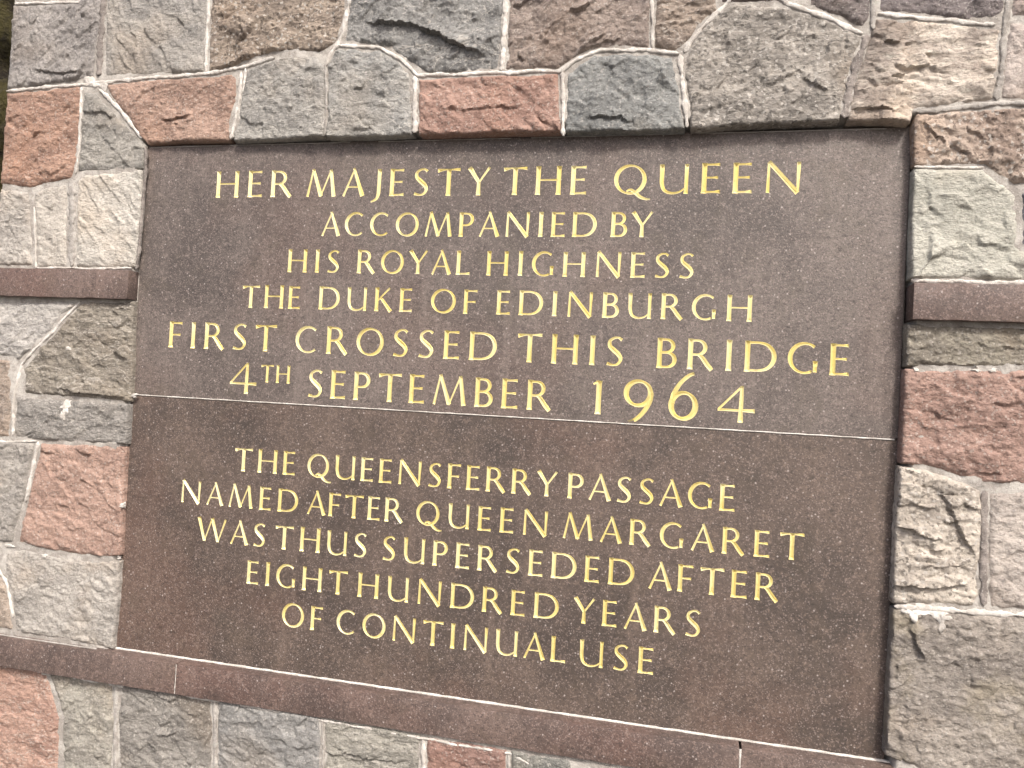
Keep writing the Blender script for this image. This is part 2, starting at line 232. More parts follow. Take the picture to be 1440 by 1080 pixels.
def mul(c, k): return tuple(min(255, v*k) for v in c)
def stone_mat(A, B, kind, r):
    m = NT('rubble_stone'); fq = r.uniform(.7, 1.5); an = r.uniform(1.0, 3.2); ro = r.uniform(-1.2, 1.2)
    mp_ = m.t.nodes.new('ShaderNodeMapping'); mp_.inputs['Scale'].default_value = (fq, fq, fq*an); mp_.inputs['Rotation'].default_value = (0, ro, 0)
    m.L.new(m.v, mp_.inputs['Vector']); va = mp_.outputs[0]; vein = r.rand() < .3 and kind not in ('gran', 'smooth')
    a, b = col(mul(A, 1.04)), col(tuple(q*.6+w_*.4 for q, w_ in zip(B, A)))
    f1 = m.rng_(m.noise(9, 6, .62, .3, va), .34, .66)
    c = m.mix(f1, b, a)
    f2 = m.rng_(m.noise(48, 5, .72, .2, va), .5, .68)                        # pale mottling
    c = m.mix(m.math('MULTIPLY', f2, .45), c, col(mul(A, 1.16)))
    warm = m.rng_(m.noise(6, 3, .5), .5, .7)
    c = m.mix(m.math('MULTIPLY', warm, .35), c, col((A[0]*1.03, A[1]*.93, A[2]*.8)))
    g = m.vor(330 if kind != 'gran' else 210, 'Color')                    # mineral grains
    sep = m.t.nodes.new('ShaderNodeSeparateColor'); m.L.new(g, sep.inputs[0])
    dark = m.rng_(sep.outputs[0], .78, .92); lite = m.rng_(sep.outputs[1], .86, .96)
    kd, kl = (.55, .6) if kind == 'gran' else (.28, .3)
    c = m.mix(m.math('MULTIPLY', dark, kd), c, col(mul(B, .62)))
    c = m.mix(m.math('MULTIPLY', lite, kl), c, col((228, 220, 208)))
    if vein:
        vn = m.noise(5, 4, .6, 1.5, va); vv = m.rng_(m.math('ABSOLUTE', m.math('SUBTRACT', vn, .5)), .0, .012, 1, 0)
        c = m.mix(m.math('MULTIPLY', vv, .5), c, col((225, 215, 200)))
    if kind == 'stain':
        c = m.mix(m.math('MULTIPLY', m.rng_(m.noise(7, 4, .6), .5, .62), .6), c, col((110, 92, 84)))
    if kind in ('olive',):
        c = m.mix(m.math('MULTIPLY', m.rng_(m.noise(8, 4, .6), .47, .62), .55), c, col((160, 146, 112)))
    pits = m.rng_(m.noise(130*r.uniform(.7, 1.4), 3, .65, .2, va), .60, .70)
    c = m.mix(m.math('MULTIPLY', pits, .35), c, col(mul(B, .55)))
    h1 = m.noise(130, 6, .68, .5)
    h2 = m.noise(62, 4, .62, .3, va)
    n = m.bump(h2, .0055, .85)
    n = m.bump(h1, .0038, .9, n)
    n = m.bump(m.noise(300, 4, .7, .3), .0022, .8, n)
    n = m.bump(pits, .002, .7 if kind != 'smooth' else .3, n)
    return m.done(c, .82, n, .35)

def mortar_mat(name, A, B, k=ALB):
    m = NT(name)
    c = m.mix(m.rng_(m.noise(28, 5, .65, .4), .4, .62), col(B, k), col(A, k))
    c = m.mix(m.math('MULTIPLY', m.rng_(m.noise(330, 3, .7), .56, .68), .5), c, col(mul(B, .68), k))
    c = m.mix(m.math('MULTIPLY', m.rng_(m.noise(14, 5, .7, .5), .55, .68), .5), c, col(mul(B, .8), k))
    c = m.mix(m.math('MULTIPLY', m.rng_(m.noise(420, 2, .6), .62, .7), .5), c, col((244, 240, 232), k))
    n = m.bump(m.noise(90, 5, .6), .004, .7); n = m.bump(m.noise(420, 4, .7), .0018, .9, n)
    return m.done(c, .9, n, .3)
M_MORTAR = mortar_mat('bedding_mortar', (208, 201, 190), (172, 163, 152))
M_RIB = {'white': mortar_mat('pale_pointing', (240, 234, 224), (206, 197, 185), .78),
         'grey': mortar_mat('grey_pointing', (200, 193, 183), (168, 160, 150)),
         'taupe': mortar_mat('brown_pointing', (172, 160, 150), (138, 127, 119))}

def granite_mat(name, A, B, red, rough):
    m = NT(name); A, B, red = mul(A, .87), mul(B, .82), mul(red, .86)
    c = m.mix(m.rng_(m.noise(5, 4, .6, .5), .35, .65), col(B), col(A))
    c = m.mix(m.math('MULTIPLY', m.rng_(m.noise(3.3, 3, .6), .48, .66), .55), c, col(red))
    c = m.mix(m.math('MULTIPLY', m.rng_(m.noise(34, 4, .6), .5, .7), .22), c, col(mul(A, 1.2)))
    v1 = m.vor(500, 'Color'); s1 = m.t.nodes.new('ShaderNodeSeparateColor'); m.L.new(v1, s1.inputs[0])
    c = m.mix(m.math('MULTIPLY', m.rng_(s1.outputs[0], .72, .9), .5), c, col((66, 54, 52)))
    c = m.mix(m.math('MULTIPLY', m.rng_(s1.outputs[1], .82, .95), .34), c, col((188, 162, 152)))
    c = m.mix(m.math('MULTIPLY', m.rng_(m.noise(13, 5, .62, .8), .52, .66), .3), c, col(mul((A[0], A[1]*1.0, A[2]*.88), .84)))
    sm_ = m.t.nodes.new('ShaderNodeMapping'); sm_.inputs['Scale'].default_value = (1, 1, .09); m.L.new(m.raw, sm_.inputs['Vector'])
    c = m.mix(m.math('MULTIPLY', m.rng_(m.noise(26, 4, .6, .2, sm_.outputs[0]), .54, .72), .28), c, col(mul(A, 1.25)))
    v2 = m.vor(190, 'Color'); s2 = m.t.nodes.new('ShaderNodeSeparateColor'); m.L.new(v2, s2.inputs[0])
    e2 = m.rng_(m.vor(190), .15, .42, 1, 0)
    c = m.mix(m.math('MULTIPLY', m.math('MULTIPLY', m.rng_(s2.outputs[0], .93, .96), e2), .6), c, col((212, 196, 188)))
    c = m.mix(m.math('MULTIPLY', m.math('MULTIPLY', m.rng_(s2.outputs[1], .94, .97), e2), .6), c, col((50, 40, 40)))
    c = m.mix(m.math('MULTIPLY', m.rng_(m.noise(115, 5, .74, .6), .53, .66), .50), c, col(mul(A, 1.38)))
    c = m.mix(m.math('MULTIPLY', m.rng_(m.noise(105, 5, .74, .6, m.scaled((1, 1, 1.6))), .53, .66), .6), c, col(mul(B, .62)))
    n = m.bump(m.noise(330, 4, .65), .0012, .55); n = m.bump(m.noise(24, 3, .5), .002, .25, n)
    r = m.rng_(m.noise(60, 4, .6), .3, .7, rough-.07, rough+.08)
    return m.done(c, r, n, .5)
M_SLAB = granite_mat('brown_granite', (137, 121, 111), (114, 100, 92), (138, 111, 97), .56)
M_SLAB2 = granite_mat('brown_granite_lower', (125, 103, 88), (99, 83, 72), (136, 98, 79), .56)
M_LEDGE = granite_mat('ledge_granite', (142, 115, 102), (113, 91, 82), (144, 101, 85), .58)

def gold_mat():
    m = NT('gilding')
    c = m.mix(m.rng_(m.noise(9, 3, .5), .4, .62), (.77, .68, .34, 1), (.83, .77, .49, 1))
    c = m.mix(m.math('MULTIPLY', m.rng_(m.noise(170, 4, .65), .56, .7), .45), c, (.42, .30, .15, 1))
    n = m.bump(m.noise(420, 3, .6), .0006, .5)
    return m.done(c, .33, n, .5, .45)
M_GOLD = gold_mat()

# ------------------------------------------------------------------ wall
wall = empty('stone_wall', (.6, 0, 0), 'rough rubble wall of grey, cream and red stones with pale pointing, round the brown slabs', 'wall')
WI = Matrix.Translation((-.6, 0, 0))
def W3(V):
    V = np.array(V, dtype=np.float64); V[:, 0] -= .6; V[:, 2] += ZO; return V

def poly_dist(P, x, z):
    """signed distance (positive inside) and inward direction"""
    P = np.asarray(P); n = len(P)
    best = np.full(x.shape, 1e9); bx = np.zeros_like(x); bz = np.zeros_like(x); ins = np.zeros(x.shape, bool)
    for i in range(n):
        ax, az = P[i]; cx_, cz_ = P[(i+1) % n]
        ex, ez = cx_-ax, cz_-az; L2 = ex*ex+ez*ez+1e-12
        t = np.clip(((x-ax)*ex+(z-az)*ez)/L2, 0, 1)
        px, pz = ax+t*ex, az+t*ez
        d = np.hypot(x-px, z-pz); k = d < best
        best = np.where(k, d, best); bx = np.where(k, px, bx); bz = np.where(k, pz, bz)
        cond = ((az > z) != (cz_ > z)) & (x < (cx_-ax)*(z-az)/((cz_-az) if abs(cz_-az) > 1e-12 else 1e-12)+ax)
        ins ^= cond
    s = np.where(ins, 1.0, -1.0)
    dx, dz = (x-bx)*s, (z-bz)*s; l = np.hypot(dx, dz)+1e-9
    return best*s, dx/l, dz/l

def cull(x, z): return ~((x > 0.0) & (x < 1.5) & (z < 0.0) & (z > -1.067))

def make_stone(P, A, B, rough, kind, seed, cell=.0022, name='stone', label=None):
    P = np.array(P); r = np.random.RandomState(seed)
    x0, z0 = P.min(0)-.004; x1, z1 = P.max(0)+.004
    nx = int((x1-x0)/cell)+2; nz = int((z1-z0)/cell)+2
    X, Z = np.meshgrid(x0+np.arange(nx)*cell, z0+np.arange(nz)*cell)
    d, ix, iz = poly_dist(P, X, Z)
    ox, oz = r.rand(2)*50
    near = (X > -.02) & (X < 1.52) & (Z < .02) & (Z > -1.09)            # cut edges beside the slabs are straighter
    gap = .0011*fbm(X+ox, Z+oz, 45, 3)-.0016
    rag = .0024*fbm(X+ox, Z+oz, 16, 2)
    gap = gap+np.where(near, .15, 1)*np.abs(rag)
    d = d-gap
    keep = d > -cell*.75
    mv = keep & (d < cell*.35)
    X = np.where(mv, X-ix*d, X); Z = np.where(mv, Z-iz*d, Z)
    D = np.maximum(d, 0)
    # relief
    amp = rough
    big = .0042*fbm(X+ox, Z+oz, 9, 2)
    wx = X+.006*fbm(X+ox, Z, 30, 2); wz = Z+.006*fbm(X, Z+oz, 30, 2)
    area = max(1e-3, (x1-x0)*(z1-z0)); n = int(min(110, (14+area*1500*(.4 if kind == 'smooth' else 1))*r.uniform(.5, 1.4)))
    sx = x0+r.rand(n)*(x1-x0); sz = z0+r.rand(n)*(z1-z0); hc = r.randn(n)*.0014; gx = r.randn(n)*.09; gz = r.randn(n)*.13+.03
    b = np.full(X.shape, 1e9); H = np.zeros_like(X); b2 = np.full(X.shape, 1e9); H2 = np.zeros_like(X)
    th = r.uniform(-.9, 1.1); ca, sa = math.cos(th), math.sin(th); qa = r.uniform(.45, .95)
    for i in range(n):
        ux, uz = wx-sx[i], wz-sz[i]; u = ux*ca-uz*sa; v = ux*sa+uz*ca
        q = np.hypot(u*qa, v/qa); h = hc[i]+gx[i]*ux+gz[i]*uz
        k = q < b; k2 = (~k) & (q < b2)
        b2 = np.where(k, b, np.where(k2, q, b2)); H2 = np.where(k, H, np.where(k2, h, H2))
        b = np.where(k, q, b); H = np.where(k, h, H)
    t = sstep((b2-b)/.0035)
    facet = H*(.5+.5*t)+H2*(.5-.5*t)
    fine = .0014*fbm(X+ox, Z+oz, 95, 4, .62) + .0022*(np.abs(fbm(X-ox, Z*1.5+oz, 26, 3))-.3)
    hgt = .0045 + big*.8 + facet*1.0 + fine*1.1
    for CR, dep in CRACKS:                                                # broken steps across the face: proud above, set back below
        C_ = np.array(CR)
        if C_[:, 0].max() < x0 or C_[:, 0].min() > x1 or C_[:, 1].max() < z0 or C_[:, 1].min() > z1: continue
        cx1 = X+.003*fbm(X, Z+3, 55, 3); cz1 = Z+.004*fbm(X+7, Z, 55, 3)
        bd = np.full(X.shape, 1e9); sg = np.zeros_like(X); wt = np.zeros_like(X); ns = len(C_)-1
        for k_ in range(ns):
            ax_, az_ = C_[k_]; ex_, ez_ = C_[k_+1]-C_[k_]; l2 = ex_*ex_+ez_*ez_
            t_ = np.clip(((cx1-ax_)*ex_+(cz1-az_)*ez_)/l2, 0, 1); dx_ = cx1-ax_-t_*ex_; dz_ = cz1-az_-t_*ez_
            dd_ = np.hypot(dx_, dz_); m_ = dd_ < bd
            bd = np.where(m_, dd_, bd); sg = np.where(m_, np.sign(ex_*dz_-ez_*dx_), sg)
            u_ = (k_+t_)/ns; wt = np.where(m_, np.minimum(1, np.minimum(u_, 1-u_)*5), wt)
        sd_ = bd*sg
        hgt = hgt+wt*dep*(sstep(sd_/.0016+.5)*np.exp(-np.maximum(sd_, 0)/.022)-.45*sstep(.5-sd_/.0016)*np.exp(-np.maximum(-sd_, 0)/.008))
    if kind == 'smooth': hgt = .005+big+facet*1.0+fine*.5
    hgt = np.maximum(hgt, .0004+.25*hgt)
    edge = 1-np.exp(-D/np.where(near, .0011, .0035))
    Y = -(lev(X)-.0035)-edge*(.0035+np.maximum(.0015+(hgt-.0045)*amp*.8+.0025, .0012))
    Y = Y-.0008*fbm(X+9, Z+4, 60, 3)
    idx = -np.ones(X.shape, int); idx[keep] = np.arange(keep.sum())
    q = keep[:-1, :-1] & keep[1:, :-1] & keep[:-1, 1:] & keep[1:, 1:]
    F = np.stack([idx[:-1, :-1][q], idx[:-1, 1:][q], idx[1:, 1:][q], idx[1:, :-1][q]], 1)
    # corner triangles where three of four corners are kept
    V = np.stack([X[keep], Y[keep], Z[keep]], 1)
    if cell < .003: CLOUD.append(V.copy())
    Fl = [F]
    for a, bq, c, miss in (((0, 0), (0, 1), (1, 1), (1, 0)), ((0, 1), (1, 1), (1, 0), (0, 0)), ((1, 1), (1, 0), (0, 0), (0, 1)), ((1, 0), (0, 0), (0, 1), (1, 1))):
        S = lambda g, o: g[o[0]:g.shape[0]-1+o[0], o[1]:g.shape[1]-1+o[1]]
        k = S(keep, a) & S(keep, bq) & S(keep, c) & ~S(keep, miss)
        if k.any(): Fl.append(np.stack([S(idx, a)[k], S(idx, bq)[k], S(idx, c)[k], S(idx, a)[k]], 1))
    quads = Fl[0]; tris = np.concatenate(Fl[1:])[:, :3] if len(Fl) > 1 else np.zeros((0, 3), int)
    # skirt: every boundary edge runs back into the wall
    E = np.concatenate([quads[:, [0, 1]], quads[:, [1, 2]], quads[:, [2, 3]], quads[:, [3, 0]], tris[:, [0, 1]], tris[:, [1, 2]], tris[:, [2, 0]]])
    key = np.minimum(E[:, 0], E[:, 1])*10**7+np.maximum(E[:, 0], E[:, 1])
    u, inv, cnt = np.unique(key, return_inverse=True, return_counts=True)
    BE = E[cnt[inv] == 1]
    bv = np.unique(BE); mp = {int(k): len(V)+i for i, k in enumerate(bv)}
    back = V[bv].copy(); back[:, 1] = .03
    V = np.concatenate([V, back])
    sk = np.array([[e[1], e[0], mp[int(e[0])], mp[int(e[1])]] for e in BE.tolist()])
    quads = np.concatenate([quads, sk])
    tri = np.concatenate([quads[:, [0, 1, 2]], quads[:, [0, 2, 3]], tris])
    nflat = len(sk)
    o = mesh_obj(name, W3(V), tri, stone_mat(A, B, kind, r), wall, True, label)
    # shade the return faces flat against the front
    me = o.data; me.set_sharp_from_angle(angle=math.radians(55))
    return o

CLOUD = []
def hue_label(A, B, kind):
    r, g, b = A; m = (r+g+b)/3
    if r-b > 52: c = 'red-brown sandstone'
    elif m > 195: c = 'pale cream stone'
    elif r-b > 30: c = 'tan stone'
    elif r-b < 8: c = 'blue-grey stone'
    else: c = 'grey stone'
    return c
for i, (P, A, B, rough, kind) in enumerate(STONES):
    make_stone(P, A, B, rough, kind, 100+i, label='rough-faced '+hue_label(A, B, kind))
# the wall goes on a little beyond the frame
def ring():
    r = np.random.RandomState(3); out = []
    tones = [(A, B) for _, A, B, _, _ in STONES]
    def row(xa, xb, z0, z1):
        x = xa
        while x < xb-.05:
            x2 = min(xb, x+.16+r.rand()*.16)
            if xb-x2 < .09: x2 = xb
            j = lambda: (r.rand()-.5)*.008
            out.append([(x+.004+j()*.5, z0+.004), (x2-.005, z0+.004), (x2-.004+j()*.5, z1-.004), ((x+x2)/2, z1-.003+j()), (x+.004, z1-.004)])
            x = x2
    top = .392
    row(EDGE_X, 2.02, top, top+.20)
    row(EDGE_X, 2.02, top+.20, top+.38)
    row(1.745, 2.02, .12, top); row(1.745, 2.02, -.10, .12); row(1.745, 2.02, -.268, -.10)
    row(1.745, 2.02, -.55, -.342); row(1.745, 2.02, -.80, -.55); row(1.745, 2.02, -1.055, -.80)
    row(EDGE_X, 2.02, -1.72, -1.565)
    row(EDGE_X, 2.02, -1.56, -1.41)
    row(1.03, 2.02, -1.405, -1.137)
    for k, P in enumerate(out):
        A, B = tones[r.randint(len(tones))]
        make_stone(P, A, B, 1, '', 500+k, .006)
RING = True
if RING: ring()

# bedding mortar between the stones: one sheet with an opening for the slabs
def sheet(x0, x1, z0, z1, cell, fy, name, mat):
    nx = max(2, int(round((x1-x0)/cell))+1); nz = max(2, int(round((z1-z0)/cell))+1)
    X, Z = np.meshgrid(np.linspace(x0, x1, nx), np.linspace(z0, z1, nz))
    Y = fy(X, Z); I = np.arange(nx*nz).reshape(nz, nx)
    F = np.stack([I[:-1, :-1].ravel(), I[:-1, 1:].ravel(), I[1:, 1:].ravel(), I[1:, :-1].ravel()], 1)
    return np.stack([X.ravel(), Y.ravel(), Z.ravel()], 1), F
def ymort(X, Z):
    base = -(lev(X)-.0005)-.0012*fbm(X, Z, 22, 3)-.0007*fbm(X+3, Z, 90, 3)
    m = .010                                         # falls back next to the slabs
    dx = np.maximum(np.maximum(-X, X-1.5), 0); dz = np.maximum(np.maximum(Z, -1.067-Z), 0)
    k = sstep((np.hypot(dx, dz)-.004)/m)
    deep = np.where((X > 1.5) | (Z > 0), .014, .004)
    return base*k+deep*(1-k)
parts_ = [(EDGE_X+.004, -.0015, -1.72, .76), (1.5015, 2.02, -1.72, .76), (-.0015, 1.5015, .0015, .76), (-.0015, 1.5015, -1.72, -1.09)]
Vs, Fs, off = [], [], 0
for (a, b, c, d_) in parts_:
    V, F = sheet(a, b, c, d_, .0035, ymort, '', None); Vs.append(V); Fs.append(F+off); off += len(V)
mo = mesh_obj('mortar', W3(np.concatenate(Vs)), np.concatenate(Fs), M_MORTAR, wall, True)

def ribbon(pts, wd, kind, seed, name='pointing', extra=.0):
    r = np.random.RandomState(seed); P = np.array(pts); seg = np.hypot(*(P[1:]-P[:-1]).T); L = np.concatenate([[0], np.cumsum(seg)])
    n = max(4, int(L[-1]/.0022)); s = np.linspace(0, L[-1], n)
    x = np.interp(s, L, P[:, 0]); z = np.interp(s, L, P[:, 1])
    k = np.array([.25, .5, .25])
    for _ in range(3):
        xi, zi = x.copy(), z.copy(); x[1:-1] = np.convolve(xi, k, 'same')[1:-1]; z[1:-1] = np.convolve(zi, k, 'same')[1:-1]
    o = r.rand()*40
    jit = .0016*fbm(s+o, s*0+o, 22, 3)
    tx, tz = np.gradient(x), np.gradient(z); l = np.hypot(tx, tz); nx_, nz_ = -tz/l, tx/l
    x = x+nx_*jit; z = z+nz_*jit
    h = wd*.5*(1.12+.75*fbm(s+o+5, s*0, 38, 3)+.35*fbm(s+o, s*0+2, 130, 2)); h = np.maximum(h, wd*.10)
    taper = np.minimum(1, np.minimum(s, L[-1]-s)/.006+.25); h = h*taper
    pr = [-1.05, -.85, -.4, .1, .55, .85, 1.05]; up_ = [-.0035, -.0003, .0003, .0006, .0003, -.0004, -.0035]
    V = []
    for q, u in zip(pr, up_):
        X = x+nx_*h*q; Z = z+nz_*h*q
        Y = -lev(X)-.0021-u*min(1.3, wd/.005)-.0006*fbm(X, Z, 160, 3)-.0013*fbm(X+2, Z, 45, 2)
        V.append(np.stack([X, Y, Z], 1))
    m = len(pr); V = np.stack(V, 1).reshape(-1, 3); I = np.arange(n*m).reshape(n, m)
    F = np.stack([I[:-1, :-1].ravel(), I[:-1, 1:].ravel(), I[1:, 1:].ravel(), I[1:, :-1].ravel()], 1)
    mesh_obj(name, W3(V), F[:, ::-1], M_RIB[kind], wall, True)
for i, (pts, wd, kind) in enumerate(RIBBONS): ribbon(pts, wd, kind, 900+i)

def face_y(x, z, r=.0035):
    k = (np.abs(CLOUD[:, 0]-x) < r) & (np.abs(CLOUD[:, 2]-z) < r)
    return CLOUD[k, 1].min() if k.any() else -float(lev(x))-.002
def smear(x, z, w_, h_, seed):
    o = seed*3.7; n, m = 26, 6; V = [(x, face_y(x, z)-.0006, z)]; F = []
    for j in range(1, m+1):
        for i in range(n):
            a = 2*math.pi*i/n; rr = j/m*(1+.75*float(fbm(np.array([math.cos(a)*1.3+o]), np.array([math.sin(a)*1.3+o]), 1, 2)[0]))
            X_, Z_ = x+math.cos(a)*w_*rr, z+math.sin(a)*h_*rr
            V.append((X_, face_y(X_, Z_)-.0007*(1-(j/m)**2)+(.0035 if j == m else 0), Z_))
    for i in range(n): F.append((0, 1+(i+1) % n, 1+i))
    for j in range(m-1):
        for i in range(n):
            a = 1+j*n+i; b = 1+j*n+(i+1) % n; F.append((a, b, b+n, a+n))
    mesh_obj('mortar_smear', W3(V), F, M_RIB['white'], wall, True)
CLOUD = np.concatenate(CLOUD)
for i, s in enumerate(SMEARS): smear(*s, i)

# dressed ledge stones
def block(name, x0, x1, y0, y1, z0, z1, mat, seed, bev=.0016, parent=wall):
    """dressed block with slightly worn arrises: subdivided box, edges chipped by noise"""
    bm = bmesh.new(); bmesh.ops.create_cube(bm, size=1)
    for v in bm.verts: v.co = Vector((x0 if v.co.x < 0 else x1, y0 if v.co.y < 0 else y1, z0 if v.co.z < 0 else z1))
    ex = [e for e in bm.edges if abs(e.verts[0].co.x-e.verts[1].co.x) > .01]
    if (x1-x0) > .05: bmesh.ops.subdivide_edges(bm, edges=ex, cuts=int((x1-x0)/.006))
    ed = [e for e in bm.edges if len(e.link_faces) == 2 and e.calc_face_angle(0) > .5]
    bmesh.ops.bevel(bm, geom=ed, offset=bev, segments=2, affect='EDGES', profile=.6)
    co = np.array([v.co[:] for v in bm.verts]); o = seed*2.3
    nz_ = .0009*fbm(co[:, 0]+o, co[:, 2]+co[:, 1]*2, 40, 3); ny = .0007*fbm(co[:, 0]+o, co[:, 2]*1.0+9, 55, 3)
    for v, a, b in zip(bm.verts, nz_, ny): v.co.z += a; v.co.y += b
    me = bpy.data.meshes.new(name); bm.to_mesh(me); bm.free()
    for v in me.vertices: v.co.x -= .6; v.co.z += ZO
    me.polygons.foreach_set('use_smooth', [True]*len(me.polygons)); me.set_sharp_from_angle(angle=math.radians(40))
    me.materials.append(mat); o_ = bpy.data.objects.new(name, me); return link(o_, parent)
block('ledge_stone', EDGE_X, -.004, -.027, .03, -.3325, -.2715, M_LEDGE, 1).__setitem__('label', 'short brown ledge stone left of the slabs')
block('ledge_stone', 1.5035, 2.02, -.043, .03, -.3335, -.2735, M_LEDGE, 2).__setitem__('label', 'brown ledge stone right of the slabs')
for k, (a, b) in enumerate(((EDGE_X, .1690), (.1712, 1.2664), (1.2700, 2.02))):
    block('ledge_stone', a, b, -.031, .03, -1.131, -1.0695, M_LEDGE, 3+k).__setitem__('label', 'long brown ledge stone under the slabs')
def strip(x0, x1, z0, z1, y, mat, seed, name='pointing'):
    """thin line of mortar squeezed out of a straight joint"""
    vert = (z1-z0) > (x1-x0); L = (z1-z0) if vert else (x1-x0); wd = (x1-x0) if vert else (z1-z0)
    n = max(3, int(L/.004)); s = np.linspace(0, L, n); o = seed*5.1; V = []
    hw = wd*.5*(1+.35*fbm(s+o, s*0, 25, 3)); c = .0004*fbm(s+o, s*0+4, 30, 2)
    for q, u in ((-1, .003), (-.6, 0), (0, -.0006), (.6, 0), (1, .003)):
        a = c+hw*q; yy = y+u+.0005*fbm(s+o, s*0+q, 60, 2)
        V.append(np.stack([(x0+x1)/2+a, yy, z0+s], 1) if vert else np.stack([x0+s, yy, (z0+z1)/2+a], 1))
    V = np.stack(V, 1).reshape(-1, 3); I = np.arange(n*5).reshape(n, 5)
    F = np.stack([I[:-1, :-1].ravel(), I[:-1, 1:].ravel(), I[1:, 1:].ravel(), I[1:, :-1].ravel()], 1)
    mesh_obj(name, W3(V), F if vert else F[:, ::-1], mat, wall, True)
strip(.1685, .1717, -1.130, -1.071, -.0300, M_RIB['white'], 1)
strip(1.2655, 1.2708, -1.130, -1.071, -.0303, M_RIB['white'], 2)
strip(-.02, 1.58, -1.0705, -1.0660, -.0022, M_RIB['white'], 3)         # slabs on ledge
strip(EDGE_X, -.03, -1.0705, -1.0675, -.020, M_RIB['grey'], 5)
strip(.0, 1.494, -.5341, -.5311, -.0012, M_RIB['white'], 4)             # between the two slabs
for k_, (a_, b_) in enumerate(((.01, .18), (.20, .47), (.53, .80), (.84, 1.12), (1.15, 1.46))): strip(a_, b_, -.0052, -.0024, -.0004, M_RIB['grey'], 20+k_)   # filler along the top arris
strip(-.0055, -.0005, -1.064, -.5, -.0025, M_RIB['grey'], 6)
strip(-.0055, -.0005, -.26, -.004, -.002, M_RIB['taupe'], 7)

# core of the wall behind the facing
bm = bmesh.new(); bmesh.ops.create_cube(bm, size=1)
for v in bm.verts: v.co = Vector((((EDGE_X+.01) if v.co.x < 0 else 2.02)-.6, .055 if v.co.y < 0 else .55, 0.0 if v.co.z < 0 else ZO+.76))
me = bpy.data.meshes.new('wall_core'); bm.to_mesh(me); bm.free(); me.materials.append(M_MORTAR)
link(bpy.data.objects.new('wall_core', me), wall)
# plinth course of the wall below the facing, down to the ground
block('plinth_stone', EDGE_X, 2.02, -.06, .05, -ZO, -1.722, M_RIB['grey'], 9, .01)

# ------------------------------------------------------------------ lettering
# strokes in units of the cap height: (points, half widths) ; V-cut with bevelled ends
def arc(cx_, cy_, rx, ry, a0, a1, n=14):
    return [(cx_+rx*math.cos(math.radians(a0+(a1-a0)*i/n)), cy_+ry*math.sin(math.radians(a0+(a1-a0)*i/n))) for i in range(n+1)]
TK, TN = .084, .038
def stem(x, y0=0, y1=1, h=TK):
    return ([(x+.004, y1+.012), (x, y1-.12), (x, .5*(y0+y1)), (x, y0+.12), (x-.004, y0-.005)], [h*1.12, h*.97, h*.93, h*.97, h*1.15])
def bar(x0, x1, y, h=TN, fl=1.5, dy=0.0):
    return ([(x0, y), (x0+(x1-x0)*.6, y+dy*.3), (x1-.04, y+dy*.7), (x1, y+dy)], [h, h*.95, h*1.15, h*fl])
def diag(a, b, h0, h1=None):
    h1 = h1 or h0; mx = ((a[0]+b[0])/2, (a[1]+b[1])/2)
    return ([a, mx, b], [h0, (h0+h1)/2*.94, h1])
def catm(P, n=6):
    Q = [P[0]]+list(P)+[P[-1]]; out = []
    for i in range(1, len(Q)-2):
        for j in range(n):
            t = j/n; a, b, c, d = Q[i-1], Q[i], Q[i+1], Q[i+2]
            out.append(tuple(.5*((2*b[k])+(-a[k]+c[k])*t+(2*a[k]-5*b[k]+4*c[k]-d[k])*t*t+(-a[k]+3*b[k]-3*c[k]+d[k])*t**3) for k in range(len(b))))
    out.append(tuple(Q[-2])); return out
def curve(P, n=6):                              # P: (x, y, halfwidth)
    c = catm(P, n); return ([(a[0], a[1]) for a in c], [a[2] for a in c])
def ring_s(cx_, cy_, rx, ry, hmax=.074, hmin=.034, tilt=18, n=30):
    pts, hw = [], []
    for i in range(n):
        a = 2*math.pi*i/n; pts.append((cx_+rx*math.cos(a), cy_+ry*math.sin(a)))
        hw.append(hmin+(hmax-hmin)*abs(math.cos(a+math.radians(tilt)))**1.3)
    return (pts, hw, True)
def carc(cx_, cy_, rx, ry, a0, a1, hmax=.076, hmin=.036, tilt=18, n=20, endf=1.3):
    pts = arc(cx_, cy_, rx, ry, a0, a1, n); hw = []
    for i in range(n+1):
        a = math.radians(a0+(a1-a0)*i/n); h = hmin+(hmax-hmin)*max(0, -math.cos(a+math.radians(tilt)))**1.2
        e = max(0, 1-min(i, n-i)/2.5); hw.append(h*(1+(endf-1)*e))
    return (pts, hw)
def bowl(x0, yt, yb, xr, h=TK):
    yc, ry = (yt+yb)/2, (yt-yb)/2; xs = xr-ry*1.02
    xs = max(xs, x0+.06); rx = xr-xs
    P = [(x0, yt, TN), ((x0+xs)/2, yt, TN)]
    for a in (90, 60, 30, 0, -30, -60, -90):
        r_ = math.radians(a); P.append((xs+rx*math.cos(r_), yc+ry*math.sin(r_), TN+(h-TN)*abs(math.cos(r_))**1.4))
    P += [((x0+xs)/2, yb, TN), (x0, yb, TN*.9)]
    return curve(P, 3)
